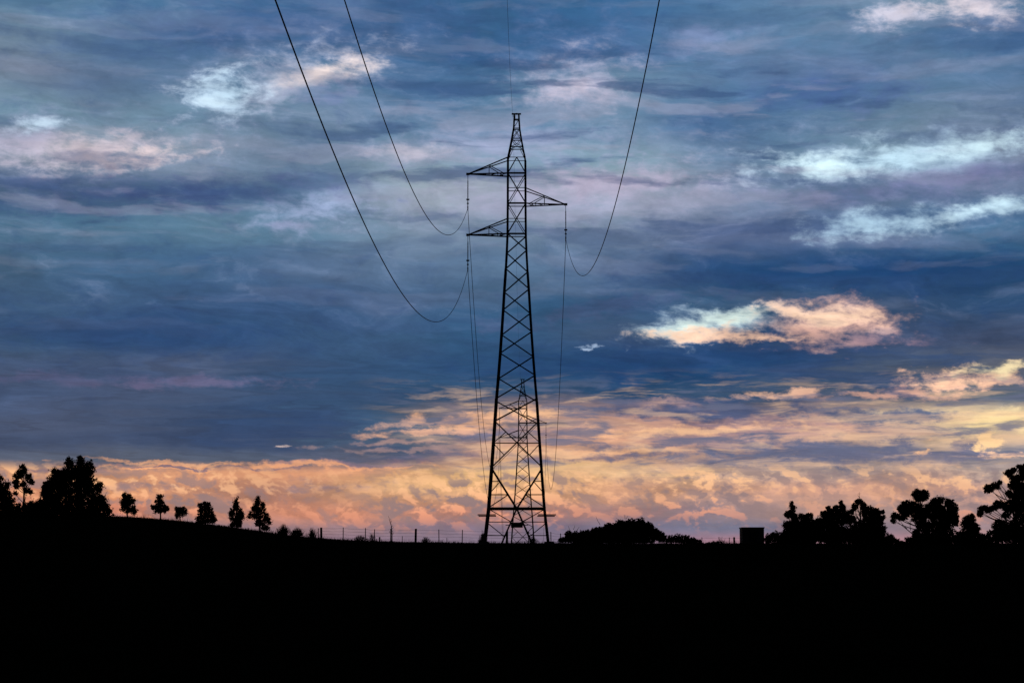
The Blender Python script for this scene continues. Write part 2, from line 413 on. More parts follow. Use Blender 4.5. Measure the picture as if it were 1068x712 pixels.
# ------------------------------------------------------------------ sun (all but set, behind the ridge)
sl = bpy.data.lights.new('sun', 'SUN'); sl.energy = 0.04; sl.angle = math.radians(0.5); sl.color = (1, .72, .5)
so = bpy.data.objects.new('sun', sl); COL.objects.link(so); so.location = (-60, 300, 60)
sdir = Vector((math.sin(SUN_AZ) * math.cos(SUN_EL), math.cos(SUN_AZ) * math.cos(SUN_EL), math.sin(SUN_EL)))
so.rotation_euler = (-sdir).to_track_quat('-Z', 'Y').to_euler()


# ------------------------------------------------------------------ materials
def mat(name, c1, c2, rough=0.9, scale=3.0, metal=0.0, bump=0.0, detail=4, spec=0.2):
    m = bpy.data.materials.new(name); m.use_nodes = True
    nt = m.node_tree; b = nt.nodes['Principled BSDF']
    n = nt.nodes.new('ShaderNodeTexNoise'); n.inputs['Scale'].default_value = scale; n.inputs['Detail'].default_value = detail
    t = nt.nodes.new('ShaderNodeTexCoord'); nt.links.new(t.outputs['Object'], n.inputs['Vector'])
    r = nt.nodes.new('ShaderNodeValToRGB'); r.color_ramp.elements[0].position = .35; r.color_ramp.elements[1].position = .65
    r.color_ramp.elements[0].color = (*c1, 1); r.color_ramp.elements[1].color = (*c2, 1)
    nt.links.new(n.outputs[0], r.inputs[0]); nt.links.new(r.outputs[0], b.inputs['Base Color'])
    b.inputs['Roughness'].default_value = rough; b.inputs['Metallic'].default_value = metal
    b.inputs['Specular IOR Level'].default_value = spec
    if bump:
        bp = nt.nodes.new('ShaderNodeBump'); bp.inputs['Strength'].default_value = bump
        nt.links.new(n.outputs[0], bp.inputs['Height']); nt.links.new(bp.outputs[0], b.inputs['Normal'])
    return m


MAT = dict(
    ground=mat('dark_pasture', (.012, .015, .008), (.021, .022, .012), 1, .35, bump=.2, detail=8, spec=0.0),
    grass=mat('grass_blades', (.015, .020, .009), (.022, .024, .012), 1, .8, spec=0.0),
    leaf=mat('foliage', (.018, .030, .012), (.034, .045, .020), .9, 1.2, spec=.05),
    bark=mat('bark', (.030, .024, .018), (.055, .045, .034), .95, 5, bump=.5),
    steel=mat('weathered_steel', (.055, .058, .060), (.090, .092, .095), .75, 6),
    sign=mat('sign_enamel', (.06, .055, .03), (.08, .07, .035), .6, 8),
    conductor=mat('aluminium_conductor', (.045, .045, .048), (.065, .065, .07), .7, 9),
    insulator=mat('brown_glazed_insulator', (.035, .022, .018), (.05, .032, .025), .5, 9),
    wood=mat('weathered_post_wood', (.040, .034, .028), (.070, .060, .050), .95, 7, bump=.5),
    wire=mat('fence_wire', (.06, .06, .06), (.09, .085, .08), .7, 9),
    wall=mat('rendered_block', (.08, .078, .072), (.11, .105, .10), .95, 3, bump=.3),
    roof=mat('roof_sheet', (.05, .05, .052), (.07, .07, .072), .8, 4),
    concrete=mat('concrete', (.10, .10, .095), (.14, .135, .13), .95, 4),
)


# ------------------------------------------------------------------ helpers
def link_mesh(name, verts, faces, m, parent=None, smooth=False):
    me = bpy.data.meshes.new(name)
    if isinstance(verts, np.ndarray) and isinstance(faces, np.ndarray):
        nv, nf, k = len(verts), len(faces), faces.shape[1]
        me.vertices.add(nv); me.vertices.foreach_set('co', verts.astype(np.float32).ravel())
        me.loops.add(nf * k); me.loops.foreach_set('vertex_index', faces.astype(np.int32).ravel())
        me.polygons.add(nf); me.polygons.foreach_set('loop_start', np.arange(nf, dtype=np.int32) * k)
        me.update(calc_edges=True)
    else:
        me.from_pydata([tuple(v) for v in verts], [], faces); me.update()
    me.materials.append(m)
    if smooth:
        for p in me.polygons: p.use_smooth = True
    o = bpy.data.objects.new(name, me); COL.objects.link(o)
    if parent: o.parent = parent
    return o


class MB:
    """collects solids into one mesh"""
    def __init__(s): s.v = []; s.f = []

    def prism(s, a, b, prof, up=None, prof2=None):
        a, b = Vector(a), Vector(b); d = (b - a).normalized()
        if up is None: up = Vector((0, 0, 1)) if abs(d.z) < .95 else Vector((0, 1, 0))
        x = d.cross(Vector(up))
        if x.length < 1e-5: x = d.orthogonal()
        x.normalize(); y = x.cross(d).normalized()
        n0 = len(s.v); n = len(prof); prof2 = prof2 or prof
        for (u, w) in prof: s.v.append(a + x * u + y * w)
        for (u, w) in prof2: s.v.append(b + x * u + y * w)
        for i in range(n): s.f.append((n0 + i, n0 + (i + 1) % n, n0 + n + (i + 1) % n, n0 + n + i))
        s.f.append(tuple(range(n0 + n - 1, n0 - 1, -1))); s.f.append(tuple(range(n0 + n, n0 + 2 * n)))

    def angle(s, a, b, w, up=None, t=.22):      # L-section steel
        q = w * t; h = w / 2
        s.prism(a, b, [(-h, -h), (h, -h), (h, -h + q), (-h + q, -h + q), (-h + q, h), (-h, h)], up)

    def bar(s, a, b, w, h=None, up=None):
        h = h or w; w /= 2; h /= 2
        s.prism(a, b, [(-w, -h), (w, -h), (w, h), (-w, h)], up)

    def rod(s, a, b, r, r2=None, n=8):
        c = [(math.cos(2 * math.pi * i / n), math.sin(2 * math.pi * i / n)) for i in range(n)]
        r2 = r if r2 is None else r2
        s.prism(a, b, [(r * u, r * w) for u, w in c], None, [(r2 * u, r2 * w) for u, w in c])

    def tube(s, pts, rad, n=6):
        pts = [Vector(p) for p in pts]; n0 = len(s.v); m = len(pts)
        for i, p in enumerate(pts):
            d = (pts[min(i + 1, m - 1)] - pts[max(i - 1, 0)]).normalized()
            x = d.cross(Vector((.31, .17, .93))).normalized(); y = x.cross(d)
            r = rad[i] if isinstance(rad, (list, tuple)) else rad
            for k in range(n):
                a = 2 * math.pi * k / n; s.v.append(p + x * (r * math.cos(a)) + y * (r * math.sin(a)))
        for i in range(m - 1):
            for k in range(n):
                a = n0 + i * n + k; b = n0 + i * n + (k + 1) % n
                s.f.append((a, b, b + n, a + n))
        s.f.append(tuple(range(n0 + n - 1, n0 - 1, -1))); s.f.append(tuple(range(n0 + (m - 1) * n, n0 + m * n)))

    def build(s, name, m, parent=None, smooth=False):
        return link_mesh(name, s.v, s.f, m, parent, smooth)


def empty(name, loc=(0, 0, 0)):
    o = bpy.data.objects.new(name, None); COL.objects.link(o); o.location = loc; o.empty_display_size = .3
    return o


def tag(o, label, cat, group=None):
    o['label'] = label; o['category'] = cat
    if group: o['group'] = group
    return o


def copy_tree(o, parent=None):
    c = o.copy(); COL.objects.link(c)
    if parent: c.parent = parent
    for ch in list(o.children): copy_tree(ch, c)
    return c


# ------------------------------------------------------------------ ground
CREST_Y = 166.0
crest_px = [(-3000, 548), (-900, 541), (-300, 538), (0, 537.5), (60, 537), (115, 537.5), (160, 540), (205, 544.5), (250, 550.5), (300, 558),
            (350, 562.5), (400, 564.5), (500, 566), (700, 566.5), (1068, 566.5), (2000, 565), (4000, 560)]
CX = np.array([(x - 534) / FPX * CREST_Y for x, _ in crest_px]); CZc = np.array([at(534, y, CREST_Y).z for _, y in crest_px])


def gz(X, Y):
    X = np.asarray(X, float); Y = np.asarray(Y, float)
    c = sum(np.interp(X + d, CX, CZc) for d in (-2, -1, 0, 1, 2)) / 5
    t = np.clip(Y / CREST_Y, 0, 1)
    front = c * t ** 1.7
    s = np.clip(Y - CREST_Y, 0, None)
    drop = np.where(s < 180, 4.6 * (s / 180) ** 2, 4.6 + (np.minimum(s, 700) - 180) * .045)
    w = .05 * np.sin(X * .31 + 1.3 * np.sin(Y * .05)) * np.sin(Y * .13) * np.clip(Y / 30, 0, 1) * np.clip((CREST_Y - Y) / 20 + .15, .15, 1)
    return np.where(Y < CREST_Y, front, c - drop) + w


def G(X, Y): return float(gz(X, Y))


ys = np.concatenate([-np.geomspace(6000, 12, 26), np.arange(-8, 150, 2.0), np.arange(150, 200, .8), np.geomspace(201, 9000, 70)])
xs = np.concatenate([-np.geomspace(6000, 62, 34), np.arange(-60, 60.1, 1.0), np.geomspace(62, 6000, 34)])
XX, YY = np.meshgrid(xs, ys); ZZ = gz(XX, YY)
V = np.stack([XX, YY, ZZ], -1).reshape(-1, 3); nx, ny = len(xs), len(ys)
ii, jj = np.meshgrid(np.arange(nx - 1), np.arange(ny - 1)); a = (jj * nx + ii).ravel()
Fq = np.stack([a, a + 1, a + nx + 1, a + nx], 1)
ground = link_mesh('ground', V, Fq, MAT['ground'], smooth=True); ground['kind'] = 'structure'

# grass: blades on the crest and through the near field
def blades(n, X, Y, h, w):
    Z = gz(X, Y) - .02
    ang = RNG.uniform(0, math.pi, n); lx = RNG.normal(0, .25, n) * h; ly = RNG.normal(0, .2, n) * h
    dx, dy = np.cos(ang) * w / 2, np.sin(ang) * w / 2
    v = np.empty((n, 4, 3))
    v[:, 0] = np.stack([X - dx, Y - dy, Z], 1); v[:, 1] = np.stack([X + dx, Y + dy, Z], 1)
    v[:, 2] = np.stack([X + dx * .3 + lx, Y + dy * .3 + ly, Z + h], 1); v[:, 3] = np.stack([X - dx * .3 + lx, Y - dy * .3 + ly, Z + h], 1)
    return v.reshape(-1, 3)


n1, n2, n3 = 26000, 1600, 16000
X1 = RNG.uniform(-60, 60, n1); Y1 = RNG.uniform(158, 174, n1)
clump = .5 + .5 * np.sin(X1 * 1.7 + 2 * np.sin(X1 * .43))
h1 = (.06 + .16 * RNG.random(n1) ** 2 * (0.4 + clump))
X2 = RNG.uniform(-60, 60, n2); Y2 = RNG.uniform(162, 170, n2); h2 = RNG.uniform(.18, .42, n2)
Y3 = 4 + 150 * RNG.random(n3) ** 1.3; X3 = RNG.uniform(-.36, .36, n3) * Y3; h3 = RNG.uniform(.05, .22, n3)
gv = np.concatenate([blades(n1, X1, Y1, h1, .03), blades(n2, X2, Y2, h2, .018), blades(n3, X3, Y3, h3, .012)])
gf = np.arange(len(gv)).reshape(-1, 4)
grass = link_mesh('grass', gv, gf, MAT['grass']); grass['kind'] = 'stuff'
grass['label'] = 'dark grass along the crest and over the field'

# ------------------------------------------------------------------ transmission tower
TD = 162.0
TC = at(539, 566, TD); TBASE = G(TC.x, TD + 2.0)


def hz(y): return at(539, y, TD).z - TBASE
def hw(px, y): return (at(539 + px / 2, y, TD).x - at(539 - px / 2, y, TD).x) / 2


WID = [(569, 68.0), (566, 66.8), (530.3, 58.6), (488.5, 52.4), (440.5, 45.6), (417, 42.4), (393, 38.2), (370, 34.6), (347.5, 31.4), (325, 28.4), (303, 25.8),
       (282, 22.8), (262.5, 20.6), (245.2, 19.2), (213.5, 18.6), (182.3, 18.4), (165.8, 18.2), (154.5, 13.6), (145.5, 10.2), (134.5, 6.4), (125, 5.0), (119.5, 4.4)]
_zy = np.array([hz(y) for y, _ in WID]); _w = np.array([hw(w, y) for y, w in WID])


def half(z): return float(np.interp(z, _zy, _w))


def make_tower():
    root = empty('transmission_tower')
    zs = [hz(y) for y, _ in WID]; zs[0] = -0.25
    corner = lambda z, sx, sy: Vector((sx * half(z), sy * half(z), z))
    for sx in (-1, 1):
        for sy in (-1, 1):
            mb = MB()
            for z0, z1 in zip(zs[:-1], zs[1:]):
                zm = (z0 + z1) / 2; w = .17 if zm < 12 else .15 if zm < 22 else .13 if zm < 31 else .10
                mb.angle(corner(z0, sx, sy), corner(z1, sx, sy), w, up=(sx * .7, sy * .7, .02))
            mb.build('leg', MAT['steel'], root)
            f = MB(); c = corner(0, sx, sy); f.rod(c + Vector((0, 0, -.7)), c + Vector((0, 0, .12)), .42, .36, 12)
            f.build('footing', MAT['concrete'], root)
    # lacing, one mesh for each face
    small = [417, 393, 370, 347.5, 325, 303, 282, 262.5, 245.2, 213.5, 182.3]
    for face in range(4):
        mb = MB()
        def P(t, z, face=face):                # t in -1..1 across the face
            h = half(z)
            return [Vector((t * h, -h, z)), Vector((t * h, h, z)), Vector((-h, t * h, z)), Vector((h, t * h, z))][face]
        up = [(0, 1, 0), (0, 1, 0), (1, 0, 0), (1, 0, 0)][face]
        A = lambda t0, y0, t1, y1, w=.10: mb.angle(P(t0, hz(y0)), P(t1, hz(y1)), w * (1.15 if y0 > 430 and face == 0 else 1), up)
        ph = face % 2
        for i, (y0, y1) in enumerate(zip(small[:-1], small[1:])):
            w = (.05 if face == 1 else .095) if y0 < 250 else .10
            if (i + ph) % 2 == 0: A(-1, y0, 1, y1, w)
            else: A(1, y0, -1, y1, w)
            if y0 < 250:                         # stiffer body between the arms
                if face != 1:
                    if (i + ph) % 2 == 0: A(1, y0, -1, y1, .06)
                    else: A(-1, y0, 1, y1, .06)
        # 440.5 - 417 is laced with both diagonals
        A(-1, 440.5, 1, 417) if ph == 0 else A(1, 440.5, -1, 417)
        # belts where the arms join
        for y in (245.2, 213.5, 182.3): A(-1, y, 1, y, .13 if face == 0 else .07)
        for y in (229.5, 197.5): A(-1, y, 1, y, .05)
        # A-shape below the top belt
        if face != 1: A(-1, 182.3, 0, 165.9, .08); A(1, 182.3, 0, 165.9, .08)
        # large cross with sub-members; the rear face is tied by one diagonal
        if face != 1: A(-1, 488.5, 1, 440.5, .085)
        else: A(-1, 488.5, 1, 440.5, .035)
        if face != 1: A(1, 488.5, -1, 440.5, .085); A(-1, 463.3, 1, 463.3, .07)
        for s in (-1, 1):
            if face == 1:
                A(s, 488.5, 0, 530.3, .09); A(0, 530.3, s * .47, 566.5, .085); continue
            A(s, 463.3, s * .50, 452.2, .06); A(s, 463.3, s * .52, 475.5, .06)
            # V from the legs to the mid point of the main belt
            A(s, 488.5, 0, 530.3, .09)
            A(s, 502.8, s * .64, 502.8, .06); A(s, 516.5, s * .325, 516.5, .07)
            A(s, 515.5, s * .64, 503.2, .06); A(s, 530.0, s * .325, 516.8, .07)
            # inverted V below it
            A(0, 530.3, s * .47, 566.5, .085)
            A(s, 544.6, s * .20, 544.6, .06); A(s, 558.5, s * .38, 558.5, .06)
            A(s, 531.0, s * .20, 544.3, .06); A(s, 545.0, s * .40, 559.5, .06)
        A(-1, 530.3, 1, 530.3, .12)
        mb.build('face_lacing', MAT['steel'], root)
    # earth-wire peak
    mb = MB()
    for face in range(4):
        def P(t, z, face=face):
            h = half(z)
            return [Vector((t * h, -h, z)), Vector((t * h, h, z)), Vector((-h, t * h, z)), Vector((h, t * h, z))][face]
        up = [(0, 1, 0), (0, 1, 0), (1, 0, 0), (1, 0, 0)][face]
        A = lambda t0, y0, t1, y1, w=.06: mb.angle(P(t0, hz(y0)), P(t1, hz(y1)), w, up)
        A(-1, 165.8, 1, 165.8, .05)
        for y in (154.5, 145.5, 134.5, 125): A(-1, y, 1, y, .07)
        A(-1, 165.8, -.55, 154.5, .045); A(1, 165.8, .55, 154.5, .045)
        A(-1, 154.5, .0, 151.5, .045); A(1, 154.5, 0, 151.5, .045)
        A(-.9, 146, 0, 151.5, .045); A(.9, 146, 0, 151.5, .045)
        A(-1, 145.5, 1, 134.5, .045); A(1, 145.5, -1, 134.5, .045)
        if face in (0, 3): A(-1, 134.5, 1, 125, .045)
    mb.build('peak_lacing', MAT['steel'], root)
    mb = MB(); zt = hz(119)
    mb.bar((-.42, 0, zt), (.36, 0, zt), .10, .12); mb.bar((0, -.2, zt), (0, .2, zt), .08, .08)
    mb.bar((-.13, 0, zt - .1), (-.13, 0, hz(125)), .05); mb.bar((-.30, 0, zt), (-.30, 0, zt - .25), .05)
    mb.build('earth_wire_bracket', MAT['steel'], root)
    # three arms
    for side, yb, yt, tipx, tipy in ((-1, 182.3, 165.8, 488, 181.6), (1, 213.5, 197.5, 590, 213.2), (-1, 245.2, 229.5, 488, 245)):
        mb = MB(); zb, zt = hz(yb), hz(yt)
        tip = Vector((at(tipx, tipy, TD).x - TC.x, 0, hz(tipy)))
        hb, ht = half(zb), half(zt)
        pm = .47
        for sy in (-1, 1):
            rb = Vector((side * hb, sy * hb, zb)); rt = Vector((side * ht, sy * ht, zt))
            mb.angle(rb, tip, .10, up=(0, 0, 1)); mb.angle(rt, tip, .085, up=(0, 0, 1))
            tm = rt.lerp(tip, pm); bm_ = rb.lerp(tip, pm)
            mb.angle(tm, bm_, .05, up=(0, 1, 0)); mb.angle(tm, rb.lerp(tip, .10), .06, up=(0, 1, 0))
        a0, a1 = Vector((side * hb, -hb, zb)), Vector((side * hb, hb, zb))
        for k0, k1 in ((0, .25), (.25, .47), (.47, .7)):
            mb.angle(a0.lerp(tip, k0), a1.lerp(tip, k1), .05); mb.angle(a0.lerp(tip, k1), a1.lerp(tip, k1), .05)
        mb.bar(tip + Vector((-.14, 0, 0)), tip + Vector((.14, 0, 0)), .16, .18)
        mb.build('cross_arm', MAT['steel'], root)
    # anti-climbing brackets and the plate
    for sx in (-1, 1):
        for sy in (-1, 1):
            z = hz(537.2); h = half(z); mb = MB()
            mb.bar((sx * (h - .65), sy * h, z), (sx * (h + .80), sy * h, z), .05, .09)
            for k in range(7): x = sx * (h - .6 + k * .22); mb.bar((x, sy * (h - .18), z), (x, sy * (h + .18), z), .05, .05)
            mb.build('climbing_guard', MAT['steel'], root)
    z = hz(547.8); h = half(z) + .07; mb = MB()
    mb.bar((-.47, -h, z), (.47, -h, z), .04, .42, up=(0, 0, 1))
    mb.build('warning_plate', MAT['sign'], root)
    mb = MB(); mb.angle((-.9, -h + .05, z), (.9, -h + .05, z), .06); mb.build('plate_bracket', MAT['steel'], root)
    return root


tower = make_tower(); tower.location = (TC.x, TD, TBASE)
tag(tower, 'tall near lattice steel pylon with three arms rising from the ridge crest', 'pylon', 'steel pylons of the power line')
FD = 346.0
TH = hz(119)
ft = at(545.2, 395.5, FD); FBASE = ft.z - TH
tower2 = copy_tree(tower); tower2.location = (ft.x, FD, FBASE)
tower2['label'] = 'small far lattice steel pylon seen through the legs of the near pylon'


# insulators
def make_insulator(L):
    root = empty('insulator_string')
    mb = MB(); mb.bar((0, 0, 0.02), (0, 0, -.16), .05, .10); mb.rod((0, 0, -.1), (0, 0, -.45), .022, n=6); mb.build('hanger', MAT['steel'], root)
    mb = MB(); mb.rod((0, 0, -.45), (0, 0, -L + .7), .028, n=8)
    for k in range(18):
        z = -.5 - k * (L - 1.3) / 18; mb.rod((0, 0, z), (0, 0, z - .03), .03, .062, 10)
    mb.build('insulator_rod', MAT['insulator'], root)
    mb = MB()
    mb.rod((0, 0, -L + .76), (0, 0, -L + .66), .13, .13, 12)
    mb.rod((0, 0, -L + .66), (0, 0, -L + .05), .035, n=8)
    mb.rod((0, 0, -L + .42), (0, 0, -L + .34), .085, .085, 10)
    mb.build('end_fitting', MAT['steel'], root)
    mb = MB()
    mb.bar((0, -.32, -L - .03), (0, .32, -L - .03), .08, .11); mb.bar((0, -.08, -L + .06), (0, .08, -L + .06), .10, .12)
    mb.rod((0, -.9, -L - .08), (0, .9, -L - .08), .03, n=6)
    mb.build('suspension_clamp', MAT['steel'], root)
    return root


IL = 2.75
proto = make_insulator(IL)
tips = {}
for nm, px, py, lab in (('UL', 488, 181.6, 'upper left'), ('R', 590, 213.2, 'right'), ('LL', 488, 245, 'lower left')):
    tips[nm] = (at(px, py, TD).x - TC.x, hz(py) - .09)
INS_L = {
 'UL': 'slender insulator string hanging from the upper left arm of the near pylon',
 'R': 'slender insulator string hanging from the right arm of the near pylon',
 'LL': 'slender insulator string hanging from the lower left arm of the near pylon'}
first = True
ends = {}
for which, base, D_ in (('near', (TC.x, TD, TBASE), TD), ('far', (ft.x, FD, FBASE), FD)):
    for nm in ('UL', 'R', 'LL'):
        o = proto if first else copy_tree(proto); first = False
        o.location = (base[0] + tips[nm][0], base[1], base[2] + tips[nm][1])
        tag(o, INS_L[nm].replace('near', which), 'insulator', 'insulator strings under the pylon arms')
        ends[which, nm] = Vector((o.location.x, D_, o.location.z - IL - .02))


# conductors: each span one thing
def span(name, p0, p1, a, label, cat='power line', r=.018, n=120, group='overhead conductors'):
    """hang a wire from p0 to p1, z = parabola with second coefficient a over plan distance"""
    p0, p1 = Vector(p0), Vector(p1); L = (Vector((p1.x, p1.y)) - Vector((p0.x, p0.y))).length
    pts = []
    for i in range(n + 1):
        t = i / n; p = p0.lerp(p1, t); p.z -= a * L * L * t * (1 - t); pts.append(p)
    mb = MB(); mb.tube([q - p0 for q in pts], r, 6)
    o = mb.build(name, MAT['conductor'], None, True); o.location = p0
    return tag(o, label, cat, group)


S = {'UL': .005, 'LL': .0075, 'R': .0025}
def behind(nm, Yend, zend, e): return Vector((e.x + S[nm] * (Yend - TD), Yend, zend))


NEARFIT = {'UL': (15.6, 51.0), 'LL': (11.6, 61.0), 'R': (16.1, 81.0)}   # lowest height, distance of the lowest point
nearlab = {'UL': 'overhead conductor from the upper left insulator passing left above the viewer',
           'LL': 'lowest overhead conductor, leftmost, from the lower left insulator toward the viewer',
           'R': 'overhead conductor on the right, from the right arm insulator toward the viewer'}
for nm in ('UL', 'LL', 'R'):
    e = ends['near', nm]; zm, ym = NEARFIT[nm]
    a = (e.z - zm) / (TD - ym) ** 2
    Yb = -58.0; zb = zm + a * (Yb - ym) ** 2
    span('conductor', e, behind(nm, Yb, zb, e), a, nearlab[nm], n=200)
etop = Vector((TC.x - .30, TD, TBASE + TH - .26)); Sx = .0046
efar = Vector((ft.x - .30, FD, FBASE + TH - .26))
ed = 93.0; ez = ray(530, 0)[1] * ed + CZ; a_e = .0007
sl_ = (etop.z - ez) / (TD - ed)                         # = a*(sum) + b
b_ = sl_ - a_e * (TD + ed); c_ = etop.z - a_e * TD ** 2 - b_ * TD
zb = a_e * 58 ** 2 - b_ * 58 + c_
span('earth_wire', etop, (etop.x + Sx * (-58 - TD), -58, zb), a_e, 'thin earth wire rising from the near pylon peak straight overhead', 'earth wire', .008, 150, 'earth wires')
span('earth_wire', efar, etop, .0006, 'thin earth wire between the peaks of the two pylons', 'earth wire', .007, 80, 'earth wires')
FARA = {'UL': .00165, 'LL': .00165, 'R': .00165}
farlab = {'UL': 'conductor between the upper left arms of the near and far pylons',
          'LL': 'conductor between the lower left arms of the near and far pylons',
          'R': 'conductor between the right arms of the near and far pylons'}
backlab = {'UL': 'faint conductor leaving the far pylon upper left arm into the distance',
           'LL': 'faint conductor leaving the far pylon lower left arm into the distance',
           'R': 'faint conductor leaving the far pylon right arm into the distance'}
for nm in ('UL', 'LL', 'R'):
    span('conductor', ends['near', nm], ends['far', nm], FARA[nm], farlab[nm], r=.024)
    e = ends['far', nm]
    span('conductor', e, (e.x + 1.9, e.y + 270, e.z - 34), .0009, backlab[nm], r=.026)


# ------------------------------------------------------------------ fence
def wobble(s): return RNG.uniform(-s, s)


def make_fence(name, posts, label, strands=4):
    """posts: (px, Y, top_px, thick)"""
    X0 = at(posts[0][0], 560, posts[0][1]); root = empty(name, (X0.x, X0.y, G(X0.x, X0.y)))
    tops = []
    for px, Y, ty, thick in posts:
        p = at(px, ty, Y); g = G(p.x, p.y); h = max(.5, p.z - g); b = Vector((p.x, p.y, g - .3)) - root.location
        mb = MB()
        lean = Vector((wobble(.03), wobble(.03), 0))
        if thick: mb.rod(b, b + Vector((0, 0, h + .3)) + lean, .105, .095, 9)
        else: mb.rod(b, b + Vector((0, 0, h + .3)) + lean, .040, .034, 6)
        mb.build('post', MAT['wood'], root)
        tops.append((Vector((p.x, p.y - .08, g)) - root.location, h))
    for k in range(strands):
        mb = MB(); pts = []
        for (a, ha), (b, hb) in zip(tops[:-1], tops[1:]):
            for t in (0, .25, .5, .75):
                q = a.lerp(b, t); hh = (ha + (hb - ha) * t) * (.93 - k * .24); q = q + Vector((0, 0, hh - .03 * math.sin(math.pi * t))); pts.append(q)
        a, ha = tops[-1]; pts.append(a + Vector((0, 0, ha * (.93 - k * .24))))
        mb.tube(pts, .007, 4); mb.build('wire_strand', MAT['wire'], root)
    return tag(root, label, 'fence')


fy = 171.0
posts = [(332, fy, 550.5, 0), (335.3, fy, 549.8, 1), (358, fy, 549.8, 0), (381, fy, 550.3, 0), (390.5, fy, 551.5, 0), (407.5, fy, 551, 0), (433.5, fy, 551, 1), (458, fy, 551.8, 0),
         (482, fy, 552.2, 0), (506, fy, 553, 0), (528.6, fy, 553.4, 1), (551, fy, 554, 0), (574.7, fy + 1, 554.3, 0), (584.5, fy + 2, 556, 0), (610, fy + 4, 556, 0), (640, fy + 8, 557, 1), (668, fy + 14, 558, 0),
         (700, fy + 20, 559, 0), (716, fy + 23, 559.5, 0), (732, fy + 26, 560, 0), (750, fy + 28, 559.6, 0), (760.5, fy + 29, 560.2, 0), (765.8, fy + 30, 559.8, 1), (790, fy + 32, 560.5, 0)]
make_fence('wire_fence', posts, 'post and wire fence running along the ridge crest behind the near pylon')

# stakes
for px, ty, lab in ((395.8, 559.6, 'short thick stake left of the leafless sapling'), (419.5, 558.6, 'short thin stake right of the leafless sapling'), (466, 560.5, 'short thin stake left of the near pylon, between fence posts')):
    p = at(px, ty, 168.0); g = G(p.x, p.y); mb = MB(); r = .07 if px < 400 else .03
    mb.rod((0, 0, -.2), (.01, 0, p.z - g), r, r * .85, 7)
    o = mb.build('stake', MAT['wood']); o.location = (p.x, p.y, g); tag(o, lab, 'stake', 'stakes along the crest')

# ------------------------------------------------------------------ hut
hl, hr = at(773.6, 566, 196), at(797.4, 566, 196); hx = (hl.x + hr.x) / 2; hwid = hr.x - hl.x
htop = at(785, 549.6, 196).z; hg = G(hx, 197); hh = htop - hg
hut = empty('hut', (hx, 197, hg))
mb = MB(); w = hwid / 2 - .05; d = 1.1
for x0, y0, x1, y1 in ((-w, -d, w, -d), (-w, d, w, d)): mb.bar((x0, y0, hh / 2 - .2), (x1, y1, hh / 2 - .2), .14, hh + .2, up=(0, 0, 1))
for x in (-w + .07, w - .07): mb.bar((x, -d + .08, hh / 2 - .2), (x, d - .08, hh / 2 - .2), .14, hh + .2, up=(0, 0, 1))
mb.build('wall', MAT['wall'], hut)
mb = MB(); mb.bar((-hwid / 2, 0, hh - .04), (hwid / 2, 0, hh - .04), 2.5, .10, up=(0, 0, 1)); mb.build('roof', MAT['roof'], hut)
mb = MB(); mb.bar((-.4, -d - .09, .85), (.4, -d - .09, .85), .04, 1.65, up=(0, 0, 1)); dr = mb.build('door', MAT['wood'], hut)
mb = MB(); mb.rod((.28, -d - .11, .85), (.28, -d - .19, .85), .03, n=8); mb.build('handle', MAT['steel'], dr)
tag(hut, 'small flat roofed box hut on the crest left of the right hand trees', 'hut')


# ------------------------------------------------------------------ trees
def leaf_cloud(blobs, d, dens=1.0, leaf=.17, clump=.26, openness=0.0, depth=1.0):
    """blobs: px ellipses (cx, cy, rx, ry[, sparse]) -> leaf quads in world space at distance d, full depth"""
    out = []
    for b in blobs:
        cx, cy, rx, ry = b[:4]; sp = b[4] if len(b) > 4 else 0
        c = np.array(at(cx, cy, d)); k = d / FPX
        a_, b_ = rx * k, ry * k; dp = max(a_, .35 * (a_ + b_)) * depth
        if RNG.random() < .7: c = c + np.array([0, RNG.normal(0, dp * .35), 0])
        area = math.pi * a_ * b_
        # inner mass
        if not sp:
            n = int(area * 150 * dens) + 8
            u = RNG.normal(size=(n, 3)); u /= np.linalg.norm(u, axis=1)[:, None]; u *= RNG.random((n, 1)) ** .4 * .80
            out.append((c + u * [a_, dp, b_], np.full(n, .30)))
        # outer leafy tufts
        m = int(area * 26 * dens * (.4 if sp else 1)) + 6
        u = RNG.normal(size=(m, 3)); u /= np.linalg.norm(u, axis=1)[:, None]
        cc = c + u * [a_, dp, b_] * (RNG.uniform(.62, 1.0, (m, 1)))
        q = 20 if not sp else 12
        pts = np.repeat(cc, q, 0) + RNG.normal(0, 1, (m * q, 3)) * clump * RNG.uniform(.35, 1.0, (m, 1)).repeat(q, 0) * [.55, .55, .5]
        out.append((pts, np.full(len(pts), leaf)))
    P = np.concatenate([o[0] for o in out]); Sz = np.concatenate([o[1] for o in out])
    n = len(P); t = RNG.normal(size=(n, 3)); t[:, 2] -= .4; t /= np.linalg.norm(t, axis=1)[:, None]
    r = RNG.normal(size=(n, 3)); s = np.cross(t, r); s /= np.linalg.norm(s, axis=1)[:, None]
    L = (Sz * RNG.uniform(.6, 1.35, n))[:, None]; W_ = L * RNG.uniform(.28, .5, (n, 1))
    v = np.stack([P - t * L * .5, P + s * W_ * .6 - t * L * .05, P + t * L * .5, P - s * W_ * .6 - t * L * .05], 1)
    return v.reshape(-1, 3)


def limb(mb, a, b, r0, r1, bend=.12, n=6):
    a, b = Vector(a), Vector(b); L = (b - a).length
    off = Vector((wobble(1), wobble(1), abs(wobble(.6)) * -1)) * bend * L
    pts = []; rad = []
    for i in range(n + 1):
        t = i / n; pts.append(a.lerp(b, t) + off * math.sin(math.pi * t)); rad.append(r0 + (r1 - r0) * t)
    mb.tube(pts, rad, 7)


